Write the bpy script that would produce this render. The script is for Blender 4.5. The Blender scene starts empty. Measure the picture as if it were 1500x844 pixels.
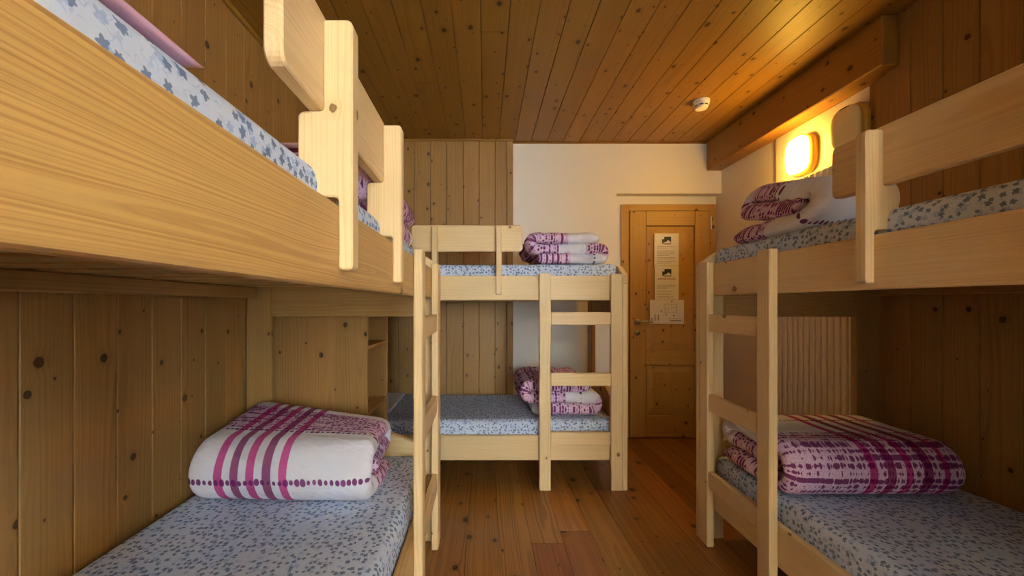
import bpy, bmesh, math, random
from mathutils import Vector, noise
random.seed(7)
S = bpy.context.scene
COL = S.collection

# ------------------------------------------------------------------ camera, world, light, exposure
cd = bpy.data.cameras.new('camera')
cam = bpy.data.objects.new('camera', cd); COL.objects.link(cam)
cam.location = (0, 0, 1.2); cam.rotation_euler = (math.pi/2, 0, 0)
cd.sensor_width = 36; cd.lens = 575/1500*36
cd.shift_x = 40/1500; cd.shift_y = 24/1500; cd.clip_start = 0.02
S.camera = cam

W = bpy.data.worlds.new('sky'); S.world = W; W.use_nodes = True
bg = W.node_tree.nodes['Background']
bg.inputs[0].default_value = (0.72, 0.84, 1.0, 1); bg.inputs[1].default_value = 2.0

def area(name, loc, rot, sx, sy, power, col, spread=180):
    l = bpy.data.lights.new(name, 'AREA'); l.shape = 'RECTANGLE'; l.size = sx; l.size_y = sy
    l.energy = power; l.color = col; l.spread = math.radians(spread)
    o = bpy.data.objects.new(name, l); COL.objects.link(o); o.location = loc; o.rotation_euler = rot
    return o
# daylight entering through the window behind the camera
area('window_daylight', (0.95, -2.55, 1.56), (math.pi/2, 0, math.pi), 1.5, 1.3, 440, (0.58, 0.80, 1.0))

vs = S.view_settings
vs.view_transform = 'Standard'; vs.look = 'None'; vs.gamma = 1; vs.use_curve_mapping = False
vs.exposure = 1.2
S.cycles.max_bounces = 10; S.cycles.diffuse_bounces = 4
S.cycles.use_denoising = True

# ------------------------------------------------------------------ node helpers
def srgb(r, g, b):
    f = lambda c: c/12.92 if c <= 0.04045 else ((c+0.055)/1.055)**2.4
    return (f(r/255), f(g/255), f(b/255), 1)

class NT:
    def __init__(s, name):
        s.m = bpy.data.materials.new(name); s.m.use_nodes = True
        s.t = s.m.node_tree; s.b = s.t.nodes['Principled BSDF']
    def n(s, typ, **kw):
        x = s.t.nodes.new(typ)
        for k, v in kw.items(): setattr(x, k, v)
        return x
    def lk(s, a, b): s.t.links.new(a, b)
    def put(s, sock, v):
        if isinstance(v, bpy.types.NodeSocket): s.lk(v, sock)
        elif v is not None: sock.default_value = v
    def math(s, op, a, b=None, c=None, clamp=False):
        x = s.n('ShaderNodeMath', operation=op); x.use_clamp = clamp
        s.put(x.inputs[0], a); s.put(x.inputs[1], b); s.put(x.inputs[2], c)
        return x.outputs[0]
    def vmath(s, op, a, b=None):
        x = s.n('ShaderNodeVectorMath', operation=op)
        s.put(x.inputs[0], a); s.put(x.inputs[1], b)
        return x.outputs['Value'] if op in ('LENGTH', 'DOT_PRODUCT') else x.outputs[0]
    def noise(s, v, scale=1, detail=2, dim='3D', rough=0.5):
        x = s.n('ShaderNodeTexNoise', noise_dimensions=dim)
        s.put(x.inputs['Vector'], v); x.inputs['Scale'].default_value = scale
        x.inputs['Detail'].default_value = detail; x.inputs['Roughness'].default_value = rough
        return x.outputs['Fac']
    def mix(s, f, a, b, mode='MIX'):
        x = s.n('ShaderNodeMix', data_type='RGBA', blend_type=mode)
        s.put(x.inputs[0], f); s.put(x.inputs[6], a); s.put(x.inputs[7], b)
        return x.outputs[2]
    def step(s, v, lo, hi, a=0.0, b=1.0):
        x = s.n('ShaderNodeMapRange', interpolation_type='SMOOTHSTEP')
        s.put(x.inputs[0], v); s.put(x.inputs[1], lo); s.put(x.inputs[2], hi); s.put(x.inputs[3], a); s.put(x.inputs[4], b)
        return x.outputs[0]
    def bump(s, h, strength, dist):
        x = s.n('ShaderNodeBump'); x.inputs['Strength'].default_value = strength
        x.inputs['Distance'].default_value = dist; s.lk(h, x.inputs['Height'])
        s.lk(x.outputs[0], s.b.inputs['Normal'])
    def sep(s, v):
        x = s.n('ShaderNodeSeparateXYZ'); s.lk(v, x.inputs[0]); return x.outputs
    def comb(s, x_, y_, z_=0.0):
        x = s.n('ShaderNodeCombineXYZ'); s.put(x.inputs[0], x_); s.put(x.inputs[1], y_); s.put(x.inputs[2], z_)
        return x.outputs[0]

def wood(name, base, dark, knot, rough=0.5, ring=0.007, ringamt=0.45, vary=0.25, knots=0.5, kscale=6.0, ksize=0.085, spec=0.35, hue=0.0):
    """Timber: growth rings round a pith line, long fibres and round knots. Reads the mesh attribute 'wood'
    (along the grain, across, through; metres)."""
    t = NT(name)
    at = t.n('ShaderNodeAttribute', attribute_name='wood').outputs['Vector']
    a, c1, c2 = t.sep(at)
    info = t.n('ShaderNodeObjectInfo')
    rnd = info.outputs['Random']
    low = t.n('ShaderNodeTexNoise'); low.inputs['Scale'].default_value = 1; low.inputs['Detail'].default_value = 2
    t.lk(t.comb(t.math('MULTIPLY', a, 1.3), t.math('MULTIPLY', c1, 7.0), t.math('MULTIPLY', c2, 7.0)), low.inputs['Vector'])
    dv = t.vmath('MULTIPLY', t.vmath('SUBTRACT', low.outputs['Color'], (0.5, 0.5, 0.5)), (0, 0.045, 0.045))
    d1, d2 = t.sep(dv)[1:]
    # knots
    kv = t.comb(t.math('MULTIPLY', a, kscale*0.72), t.math('MULTIPLY', t.math('ADD', c1, t.math('MULTIPLY', c2, 0.83)), kscale))
    vo = t.n('ShaderNodeTexVoronoi', voronoi_dimensions='2D', feature='F1'); vo.inputs['Scale'].default_value = 1
    t.lk(kv, vo.inputs['Vector'])
    kc = t.sep(vo.outputs['Color'])
    keep = t.math('LESS_THAN', kc[0], knots)
    kr = t.math('MULTIPLY_ADD', t.math('POWER', kc[1], 2.0), ksize, ksize*0.28)
    kd = t.math('ADD', vo.outputs['Distance'], t.math('MULTIPLY', t.math('SUBTRACT', t.noise(t.vmath('MULTIPLY', at, (60, 110, 110)), 1, 2), 0.5), 0.035))
    kmask = t.math('MULTIPLY', t.step(t.math('DIVIDE', kd, kr), 0.75, 1.15, 1.0, 0.0), keep)
    halo = t.math('MULTIPLY', t.step(t.math('DIVIDE', kd, kr), 0.8, 3.2, 1.0, 0.0), keep)
    # rings pushed aside round the knots
    r = t.vmath('LENGTH', t.comb(t.math('ADD', c1, d1), t.math('ADD', c2, d2), 0.0))
    r = t.math('ADD', r, t.math('MULTIPLY', halo, ring*1.2))
    rn = t.n('ShaderNodeTexNoise', noise_dimensions='1D'); rn.inputs['Scale'].default_value = 1
    rn.inputs['Detail'].default_value = 2.5; rn.inputs['Roughness'].default_value = 0.6
    t.lk(t.math('MULTIPLY', r, 1.0/ring), rn.inputs['W'])
    rg = t.step(rn.outputs['Fac'], 0.40, 0.68)
    fib = t.noise(t.vmath('MULTIPLY', at, (5, 320, 320)), 1, 3)
    blot = t.noise(t.vmath('MULTIPLY', at, (1.1, 14, 14)), 1, 3)
    f = t.math('ADD', t.math('MULTIPLY', rg, ringamt), t.math('MULTIPLY', t.math('SUBTRACT', fib, 0.5), 0.55))
    f = t.math('ADD', f, t.math('MULTIPLY', t.math('SUBTRACT', blot, 0.4), 0.55), clamp=True)
    col = t.mix(f, base, dark)
    col = t.mix(t.math('MULTIPLY', halo, 0.30), col, dark)
    rim = t.step(t.math('DIVIDE', kd, kr), 0.35, 0.95)
    kcol = t.mix(rim, tuple(0.55*k+0.25*d for k, d in zip(knot[:3], dark[:3]))+(1,), knot)
    col = t.mix(kmask, col, kcol)
    hs = t.n('ShaderNodeHueSaturation'); t.lk(col, hs.inputs['Color'])
    t.lk(t.math('MULTIPLY_ADD', rnd, vary, 1-vary/2), hs.inputs['Value'])
    r2 = t.math('FRACT', t.math('MULTIPLY', rnd, 7.31))
    t.lk(t.math('MULTIPLY_ADD', r2, hue, 0.5-hue/2), hs.inputs['Hue'])
    t.lk(hs.outputs[0], t.b.inputs['Base Color'])
    t.b.inputs['Roughness'].default_value = rough
    t.b.inputs['Specular IOR Level'].default_value = spec
    t.bump(t.math('ADD', t.math('MULTIPLY', fib, 0.6), t.math('MULTIPLY', rg, 0.4)), 0.07, 0.002)
    return t.m

def plain(name, col, rough=0.6, metal=0, spec=0.4, nz=0.0, bump=0.0, bscale=300):
    t = NT(name)
    if nz or bump:
        co = t.n('ShaderNodeTexCoord').outputs['Object']
        n1 = t.noise(co, 3.0, 4)
        if nz:
            t.lk(t.mix(n1, tuple(c*(1-nz) for c in col[:3])+(1,), tuple(min(1, c*(1+nz)) for c in col[:3])+(1,)), t.b.inputs['Base Color'])
        else: t.b.inputs['Base Color'].default_value = col
        if bump: t.bump(t.noise(co, bscale, 3), bump, 0.002)
    else: t.b.inputs['Base Color'].default_value = col
    t.b.inputs['Roughness'].default_value = rough; t.b.inputs['Metallic'].default_value = metal
    t.b.inputs['Specular IOR Level'].default_value = spec
    return t.m

def leaf_sheet(name, base, leafcol, leafcol2):
    """Cotton printed with small ivy leaves, pale leaves and curling vines."""
    t = NT(name)
    uv = t.n('ShaderNodeUVMap').outputs['UV']
    wob = t.n('ShaderNodeTexNoise'); wob.inputs['Scale'].default_value = 130; wob.inputs['Detail'].default_value = 1
    t.lk(uv, wob.inputs['Vector'])
    uvd = t.vmath('ADD', uv, t.vmath('MULTIPLY', t.vmath('SUBTRACT', wob.outputs['Color'], (0.5, 0.5, 0.5)), (0.004, 0.004, 0)))
    def leaves(scale, off, R, keep):
        p = t.vmath('ADD', t.vmath('MULTIPLY', uvd, (scale, scale, 0)), (off, off*0.7, 0))
        v = t.n('ShaderNodeTexVoronoi', voronoi_dimensions='2D', feature='F1'); v.inputs['Scale'].default_value = 1
        v.inputs['Randomness'].default_value = 0.75
        t.lk(p, v.inputs['Vector'])
        d = t.sep(t.vmath('SUBTRACT', p, v.outputs['Position']))
        c = t.sep(v.outputs['Color'])
        th = t.math('ADD', t.math('ARCTAN2', d[1], d[0]), t.math('MULTIPLY', c[0], 6.283))
        lob = t.math('MULTIPLY_ADD', t.math('COSINE', t.math('MULTIPLY', th, 5.0)), 0.20, 0.80)
        lob = t.math('MULTIPLY', lob, t.math('MULTIPLY_ADD', t.math('COSINE', th), 0.22, 0.85))
        rr = t.math('MULTIPLY', lob, t.math('MULTIPLY_ADD', c[1], R*0.45, R*0.68))
        q = t.math('SUBTRACT', v.outputs['Distance'], rr)
        return t.math('MULTIPLY', t.step(q, -0.03, 0.03, 1.0, 0.0), t.math('LESS_THAN', c[2], keep))
    L1 = leaves(50, 0.0, 0.45, 0.74); L2 = leaves(45, 13.7, 0.47, 0.48)
    vn = t.noise(uv, 62, 1.5)
    vine = t.step(t.math('ABSOLUTE', t.math('SUBTRACT', vn, 0.5)), 0.010, 0.026, 1.0, 0.0)
    vine = t.math('MULTIPLY', vine, t.step(t.noise(uv, 21, 1), 0.42, 0.52))
    col = t.mix(t.math('MULTIPLY', t.noise(uv, 8, 3), 0.5), base, tuple(c*0.86 for c in base[:3])+(1,))
    col = t.mix(t.math('MULTIPLY', vine, 0.42), col, leafcol2)
    col = t.mix(t.math('MULTIPLY', L2, 0.65), col, leafcol2)
    col = t.mix(t.math('MULTIPLY', L1, 0.85), col, leafcol)
    t.lk(col, t.b.inputs['Base Color'])
    t.b.inputs['Roughness'].default_value = 0.9; t.b.inputs['Specular IOR Level'].default_value = 0.1
    h = t.math('ADD', t.math('MULTIPLY', t.noise(uv, 9, 4), 1.0), t.math('MULTIPLY', t.noise(uv, 700, 1), 0.04))
    t.bump(h, 0.35, 0.012)
    return t.m

def duvet_mat(name, stripes, bands, dots, white=(0.80, 0.78, 0.86, 1)):
    """White cotton: magenta warp stripes (u), bands of purple speckled rows and single dotted rows (v)."""
    t = NT(name)
    uv = t.n('ShaderNodeUVMap').outputs['UV']
    u, v, _ = t.sep(uv)
    wv = t.math('ADD', v, t.math('MULTIPLY', t.math('SUBTRACT', t.noise(uv, 14, 1), 0.5), 0.012))
    wu = t.math('ADD', u, t.math('MULTIPLY', t.math('SUBTRACT', t.noise(uv, 10, 1), 0.5), 0.008))
    # speckle rows
    pr = 0.0185
    row = t.math('FLOOR', t.math('DIVIDE', wv, pr))
    fr = t.math('ABSOLUTE', t.math('SUBTRACT', t.math('FRACT', t.math('DIVIDE', wv, pr)), 0.5))
    sp = t.noise(t.comb(t.math('MULTIPLY', u, 100.0), t.math('MULTIPLY', row, 3.7)), 1, 1.5)
    rsel = t.noise(t.comb(t.math('MULTIPLY', row, 2.31), t.math('MULTIPLY', u, 2.5)), 1, 0)
    amt = t.math('MULTIPLY_ADD', rsel, 0.5, -0.25)
    spk = t.math('MULTIPLY', t.step(t.math('ADD', t.math('ADD', sp, amt), t.math('MULTIPLY', fr, -0.35)), 0.41, 0.47), t.step(fr, 0.33, 0.45, 1.0, 0.0))
    fine = t.step(t.noise(t.vmath('MULTIPLY', uv, (260, 190, 0)), 1, 2), 0.53, 0.60)
    bm_ = 0.0
    for lo, hi in bands:
        b = t.math('MULTIPLY', t.step(wv, lo-0.004, lo+0.004), t.step(wv, hi-0.004, hi+0.004, 1.0, 0.0))
        bm_ = b if bm_ == 0.0 else t.math('MAXIMUM', bm_, b)
    PUR = srgb(112, 22, 98); MAG = srgb(184, 20, 120); LAV = srgb(222, 178, 212)
    col = t.mix(t.math('MULTIPLY', t.noise(uv, 6, 2), 0.3), white, tuple(c*0.9 for c in white[:3])+(1,))
    if bands:
        col = t.mix(t.math('MULTIPLY', bm_, 0.75), col, LAV)
        col = t.mix(t.math('MULTIPLY', t.math('MULTIPLY', fine, bm_), 0.45), col, srgb(158, 78, 150))
        col = t.mix(t.math('MULTIPLY', t.math('MULTIPLY', spk, bm_), 0.92), col, PUR)
    st = 0.0
    for i, (c, w) in enumerate(stripes):
        e = t.math('ABSOLUTE', t.math('SUBTRACT', wu, c))
        s_ = t.step(e, w/2-0.0015, w/2+0.0015, 1.0, 0.0)
        col = t.mix(t.math('MULTIPLY', s_, 0.9), col, MAG if i % 2 == 0 else srgb(132, 18, 92))
        st = s_ if st == 0.0 else t.math('MAXIMUM', st, s_)
    if stripes:
        col = t.mix(t.math('MULTIPLY', t.math('MULTIPLY', t.math('MULTIPLY', st, bm_ if bands else 0.0), spk), 0.6), col, srgb(95, 12, 80))
    for c in dots:
        p = 0.021
        du = t.math('SUBTRACT', t.math('FRACT', t.math('DIVIDE', u, p)), 0.5)
        k = t.math('FLOOR', t.math('DIVIDE', u, p))
        sz = t.noise(t.comb(t.math('MULTIPLY', k, 5.13), c*31.0), 1, 0)
        dv = t.math('DIVIDE', t.math('SUBTRACT', wv, c), p)
        dd = t.math('SQRT', t.math('ADD', t.math('MULTIPLY', du, du), t.math('MULTIPLY', dv, dv)))
        q = t.math('SUBTRACT', dd, t.math('MULTIPLY_ADD', sz, 0.55, 0.10))
        col = t.mix(t.math('MULTIPLY', t.step(q, -0.06, 0.06, 1.0, 0.0), 0.95), col, PUR)
    t.lk(col, t.b.inputs['Base Color'])
    t.b.inputs['Roughness'].default_value = 0.9; t.b.inputs['Specular IOR Level'].default_value = 0.1
    h = t.math('ADD', t.noise(t.vmath('MULTIPLY', uv, (7, 16, 0)), 1, 4), t.math('MULTIPLY', t.noise(uv, 600, 1), 0.04))
    t.bump(h, 0.8, 0.025)
    return t.m

# ------------------------------------------------------------------ materials
FIR = wood('pale_fir', srgb(231, 199, 150), srgb(204, 160, 102), srgb(126, 84, 50), rough=0.45, ring=0.0050, ringamt=0.32, vary=0.10, knots=0.42, kscale=5.0, ksize=0.060, hue=0.006)
FIR_BOUNCE = wood('warm_bounce_fir', srgb(210, 164, 98), srgb(168, 118, 62), srgb(120, 76, 38), rough=0.42, ring=0.0032, ringamt=0.6, vary=0.06, knots=0.5, kscale=5.0, ksize=0.060, hue=0.004)  # left bunk's front rails: distinct grain, warm bounce light put into the colour
FIR_SHADED = wood('shaded_brown_fir', srgb(176, 134, 78), srgb(142, 98, 48), srgb(84, 50, 26), rough=0.45, ring=0.0055, ringamt=0.45, vary=0.10, knots=0.5, kscale=6.0, ksize=0.07, hue=0.006)  # older brown fir, with the end rails' shade put into the colour
WALLW = wood('aged_spruce_boarding', srgb(162, 120, 66), srgb(126, 85, 38), srgb(52, 30, 16), rough=0.5, ring=0.0065, ringamt=0.40, vary=0.16, knots=0.72, kscale=8.5, ksize=0.080, hue=0.006)
CEILW = wood('honey_spruce_boarding', srgb(156, 112, 46), srgb(124, 84, 28), srgb(54, 30, 12), rough=0.45, ring=0.0065, ringamt=0.32, vary=0.14, knots=0.75, kscale=9.0, ksize=0.095, hue=0.006)
DOORW = wood('honey_spruce_door', srgb(190, 148, 78), srgb(162, 116, 52), srgb(76, 42, 18), rough=0.4, ring=0.0065, ringamt=0.35, vary=0.06, knots=0.8, kscale=10.0, ksize=0.095, hue=0.004)
FLOORW = wood('larch_floor', srgb(166, 116, 54), srgb(112, 70, 26), srgb(46, 24, 10), rough=0.30, ring=0.009, ringamt=0.7, vary=0.42, knots=0.65, kscale=6.5, ksize=0.10, spec=0.5, hue=0.024)
FLOORR = wood('red_larch_floor', srgb(152, 94, 52), srgb(110, 62, 32), srgb(50, 24, 12), rough=0.33, ring=0.009, ringamt=0.55, vary=0.15, knots=0.5, kscale=6.0, ksize=0.095, spec=0.4, hue=0.01)
SHEET = leaf_sheet('ivy_print_cotton', (0.66, 0.73, 0.90, 1), srgb(94, 112, 154), srgb(148, 172, 218))
PLASTER = plain('white_plaster', (0.82, 0.78, 0.73, 1), 0.45, nz=0.03, bump=0.05, bscale=120)
PLASTERP = plain('white_plaster_side', (0.80, 0.75, 0.71, 1), 0.6, nz=0.03, bump=0.05, bscale=120)
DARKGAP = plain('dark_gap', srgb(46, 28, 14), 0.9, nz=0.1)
ENAMEL = plain('radiator_enamel', (0.86, 0.83, 0.77, 1), 0.35, nz=0.02)
WHITEPL = plain('white_plastic', (0.82, 0.80, 0.76, 1), 0.4, nz=0.02)
DARKPL = plain('dark_plastic', (0.03, 0.03, 0.035, 1), 0.5, nz=0.05)
BRASS = plain('dull_steel', (0.45, 0.40, 0.33, 1), 0.35, metal=0.9, nz=0.05)
PAPER = plain('white_paper', (0.82, 0.81, 0.86, 1), 0.35, spec=0.5, nz=0.01)
INK = plain('navy_print', srgb(38, 48, 66), 0.5, nz=0.02)
GREY = plain('grey_print', srgb(150, 148, 156), 0.5, nz=0.02)
RED = plain('red_print', srgb(186, 48, 52), 0.5, nz=0.02)
PINK = plain('pink_cotton', srgb(226, 178, 200), 0.9, spec=0.1, nz=0.06, bump=0.2)
REDCL = plain('wine_cotton', srgb(132, 24, 48), 0.9, spec=0.1, nz=0.06, bump=0.2)
LINEN = plain('white_linen', (0.78, 0.78, 0.84, 1), 0.9, spec=0.1, nz=0.04, bump=0.2)

def glow_mat(name, col, strength):
    t = NT(name)
    t.b.inputs['Base Color'].default_value = (0.9, 0.8, 0.55, 1)
    t.b.inputs['Roughness'].default_value = 0.3
    t.b.inputs['Emission Color'].default_value = col
    t.b.inputs['Emission Strength'].default_value = strength
    return t.m
GLOW = glow_mat('lit_lamp_glass', (1.0, 0.55, 0.07, 1), 36)
DIFF = plain('unlit_lamp_glass', srgb(242, 222, 160), 0.3, nz=0.03)
AMBER = plain('yellowed_lamp_body', srgb(206, 160, 60), 0.4, nz=0.05)

# ------------------------------------------------------------------ mesh helpers
def ident(a, b, c): return (a, b, c)

def finish(name, bm, mat, parent=None, M=ident, grain=None, smooth=False, pith=None, uvbox=False):
    me = bpy.data.meshes.new(name)
    src = [v.co.copy() for v in bm.verts]
    if uvbox:
        uvl = bm.loops.layers.uv.verify()
        bm.normal_update()
        for f in bm.faces:
            n = f.normal
            ax = max(range(3), key=lambda i: abs(n[i]))
            for l in f.loops:
                c = l.vert.co
                l[uvl].uv = [(c.y, c.z), (c.x, c.z), (c.x, c.y)][ax] if ax != 1 else (c.x, c.z+7.3)
                if ax == 2: l[uvl].uv = (c.x, c.y)
    for v in bm.verts: v.co = M(*v.co)
    bmesh.ops.recalc_face_normals(bm, faces=bm.faces)
    bm.to_mesh(me); bm.free()
    if grain is not None:
        at = me.attributes.new('wood', 'FLOAT_VECTOR', 'POINT')
        o = [i for i in range(3) if i != grain]
        oa = random.uniform(0, 60)
        p1, p2 = pith if pith else (random.uniform(-0.10, 0.10), random.choice((-1, 1))*random.uniform(0.03, 0.10))
        cx = sum(v[o[0]] for v in src)/len(src); cy = sum(v[o[1]] for v in src)/len(src)
        flat = []
        for v in src: flat += [v[grain]+oa, v[o[0]]-cx+p1, v[o[1]]-cy+p2]
        at.data.foreach_set('vector', flat)
    if smooth:
        for p in me.polygons: p.use_smooth = True
    me.materials.append(mat)
    ob = bpy.data.objects.new(name, me); COL.objects.link(ob)
    if parent: ob.parent = parent
    return ob

def boxbm(lo, hi, bev=0.003, seg=1):
    bm = bmesh.new(); bmesh.ops.create_cube(bm, size=1)
    for v in bm.verts: v.co = [lo[i]+(v.co[i]+0.5)*(hi[i]-lo[i]) for i in range(3)]
    if bev: bmesh.ops.bevel(bm, geom=bm.edges[:], offset=bev, segments=seg, affect='EDGES', profile=0.5)
    return bm

def board(name, lo, hi, grain, mat, parent=None, M=ident, bev=0.003, seg=1, pith=None):
    return finish(name, boxbm(lo, hi, bev, seg), mat, parent, M, grain, pith=pith)

def fillet(pts, rs, n=5):
    out = []
    N = len(pts)
    for i, p in enumerate(pts):
        r = rs[i] if isinstance(rs, (list, tuple)) else rs
        if r <= 0: out.append(p); continue
        p0, p1, p2 = Vector(pts[i-1]), Vector(p), Vector(pts[(i+1) % N])
        a, b = (p0-p1).normalized(), (p2-p1).normalized()
        ang = a.angle(b); d = r/math.tan(ang/2)
        d = min(d, 0.49*min((p0-p1).length, (p2-p1).length)); r_ = d*math.tan(ang/2)
        c = p1+(a+b).normalized()*(r_/math.sin(ang/2))
        s = p1+a*d-c; e = p1+b*d-c
        tot = s.angle(e); sg = 1 if s.x*e.y-s.y*e.x > 0 else -1
        for k in range(n+1):
            th = sg*tot*k/n
            out.append((c.x+s.x*math.cos(th)-s.y*math.sin(th), c.y+s.x*math.sin(th)+s.y*math.cos(th)))
    return out

def prismbm(pts, axis, lo, hi, bev=0.003):
    """outline in the two axes other than `axis`, extruded from lo to hi along it"""
    bm = bmesh.new()
    o = [i for i in range(3) if i != axis]
    def mk(h):
        vs = []
        for p in pts:
            c = [0, 0, 0]; c[axis] = h; c[o[0]] = p[0]; c[o[1]] = p[1]; vs.append(bm.verts.new(c))
        return vs
    A, B = mk(lo), mk(hi); n = len(pts)
    fa = bm.faces.new(A); fb = bm.faces.new(B[::-1])
    for i in range(n): bm.faces.new((A[i], B[i], B[(i+1) % n], A[(i+1) % n]))
    bmesh.ops.recalc_face_normals(bm, faces=bm.faces)
    if bev:
        es = list({e for f in (fa, fb) for e in f.edges})
        bmesh.ops.bevel(bm, geom=es, offset=bev, segments=1, affect='EDGES')
    return bm

def lathebm(prof, n=32, ax=2, c=(0, 0, 0), flip=1):
    """prof: (radius, height); revolved round axis ax through c"""
    bm = bmesh.new(); rings = []
    o = [i for i in range(3) if i != ax]
    for r, h in prof:
        if r < 1e-6:
            p = list(c); p[ax] += h*flip; rings.append([bm.verts.new(p)]); continue
        ring = []
        for k in range(n):
            p = list(c); p[ax] += h*flip; p[o[0]] += r*math.cos(2*math.pi*k/n); p[o[1]] += r*math.sin(2*math.pi*k/n)
            ring.append(bm.verts.new(p))
        rings.append(ring)
    for A, B in zip(rings, rings[1:]):
        for k in range(n):
            j = (k+1) % n
            if len(A) == 1 and len(B) > 1: bm.faces.new((A[0], B[k], B[j]))
            elif len(B) == 1 and len(A) > 1: bm.faces.new((A[k], B[0], A[j]))
            elif len(A) > 1: bm.faces.new((A[k], B[k], B[j], A[j]))
    if len(rings[0]) > 1: bm.faces.new(rings[0])
    if len(rings[-1]) > 1: bm.faces.new(rings[-1])
    return bm

def tubebm(pts, r, n=10):
    bm = bmesh.new(); P = [Vector(p) for p in pts]; rings = []
    for i, p in enumerate(P):
        d = (P[min(i+1, len(P)-1)]-P[max(i-1, 0)]).normalized()
        up = Vector((0, 0, 1)) if abs(d.z) < 0.9 else Vector((1, 0, 0))
        s = d.cross(up).normalized(); u = s.cross(d)
        rr = r[i] if isinstance(r, (list, tuple)) else r
        rings.append([bm.verts.new(p+(s*math.cos(2*math.pi*k/n)+u*math.sin(2*math.pi*k/n))*rr) for k in range(n)])
    for A, B in zip(rings, rings[1:]):
        for k in range(n): bm.faces.new((A[k], B[k], B[(k+1) % n], A[(k+1) % n]))
    bm.faces.new(rings[0]); bm.faces.new(rings[-1])
    return bm

def tag(o, label=None, cat=None, group=None, kind=None):
    if label: o['label'] = label
    if cat: o['category'] = cat
    if group: o['group'] = group
    if kind: o['kind'] = kind
    return o

def empty(name, loc, label=None, cat=None, group=None, kind=None):
    o = bpy.data.objects.new(name, None); COL.objects.link(o); o.location = loc
    o.empty_display_size = 0.1
    return tag(o, label, cat, group, kind)

def struct(name, lo, hi, mat, bev=0, label=None):
    o = finish(name, boxbm(lo, hi, bev), mat)
    return tag(o, label, None, None, 'structure')

# ------------------------------------------------------------------ the room
XL, XR, XW = -1.217, 2.03, 2.09          # left boarding, right boarding, right plaster
YB, YW, YD, YN = 3.40, 3.464, 3.55, -2.62  # rear boarding, rear plaster, door plane, window wall
ZC = 2.628

# floor: larch boards along the room
floor = struct('floor', (XL-0.1, YN-0.1, -0.10), (XW+0.12, YD+0.1, -0.022), DARKGAP)
fx = [-0.093+0.1633*k for k in range(-7, 14)]
fixed = {2: [(1.971, FLOORR, FLOORW)], 3: [(2.078, FLOORR, FLOORW)]}
for k in range(-7, 13):
    x0, x1 = -0.093+0.1633*k, -0.093+0.1633*(k+1)
    x0 = max(x0, XL); x1 = min(x1, XW+0.03)
    if x1-x0 < 0.02: continue
    if k in fixed: cuts = [fixed[k][0][0]]; mats = [fixed[k][0][1], fixed[k][0][2]]
    else:
        c0 = random.uniform(0.2, 1.6) if k < 4 else random.uniform(-0.3, 1.0)
        cuts = [c0]; mats = [FLOORW, FLOORW]
    ys = [YN]+cuts+[YD]
    for j in range(len(ys)-1):
        z = random.uniform(-0.0006, 0.0)
        board('plank', (x0+0.0004, ys[j]+0.0004, -0.021), (x1-0.0004, ys[j+1]-0.0004, z), 1, mats[j], floor, bev=0.0012,
              pith=(random.uniform(-0.06, 0.06), random.uniform(0.015, 0.05)))

# ceiling: boards along the room
ceil = struct('ceiling', (XL-0.1, YN-0.1, ZC+0.022), (XW+0.12, YD+0.1, ZC+0.1), DARKGAP)
for k in range(-9, 16):
    x0, x1 = -0.02+0.1415*k, -0.02+0.1415*(k+1)
    x0 = max(x0, XL); x1 = min(x1, XW+0.03)
    if x1-x0 < 0.01: continue
    ys = [YN, random.uniform(-0.1, 2.6), YD] if k % 3 == 0 else [YN, YD]
    for j in range(len(ys)-1):
        board('plank', (x0+0.0012, ys[j]+0.0004, ZC), (x1-0.0012, ys[j+1]-0.0004, ZC+0.020), 1, CEILW, ceil, bev=0.0025)

# left wall: upright boards
wl = struct('wall_left', (XL-0.12, YN, 0.0), (XL-0.022, YD, ZC), DARKGAP)
y = YN; k = 0
edges = [2.99+0.137*i for i in range(3)]
yy = [YN+0.001]
e = 1.026-0.137*12
while e < YB:
    if e > YN+0.03: yy.append(e)
    e += 0.137
yy.append(YB)
for a, b in zip(yy, yy[1:]):
    board('plank', (XL-0.020, a+0.0013, 0.001), (XL, b-0.0013, ZC-0.001), 2, WALLW, wl, bev=0.0025)

# rear wall: boarded left part, plaster, header over the door niche
wb = finish('wall_back', prismbm([(XL-0.12, 0.0), (1.163, 0.0), (1.163, 2.178), (XW, 2.178), (XW, ZC), (XL-0.12, ZC)], 1, YW, YW+0.0855, 0), PLASTER)
tag(wb, kind='structure')
ex = [-0.61-0.139*i for i in range(5, 0, -1)]+[-0.61, -0.468, -0.33, -0.186, -0.048, 0.091, 0.192]
ex[0] = XL
ex = [x for x in ex if x >= XL]
for a, b in zip(ex, ex[1:]):
    board('plank', (a+0.0013, YB, 0.001), (b-0.0013, YB+0.022, ZC-0.001), 2, WALLW, wb, bev=0.0025)
finish('backing', boxbm((XL, YB+0.0225, 0.001), (0.191, YW-0.001, ZC-0.001), 0), DARKGAP, wb)
board('edge_strip', (0.1925, YB-0.008, 0.001), (0.2456, YW-0.001, ZC-0.001), 2, WALLW, wb, bev=0.003)
wd = struct('wall_door', (1.05, YD, 0.0), (XW+0.10, YD+0.10, ZC), PLASTER)

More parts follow.
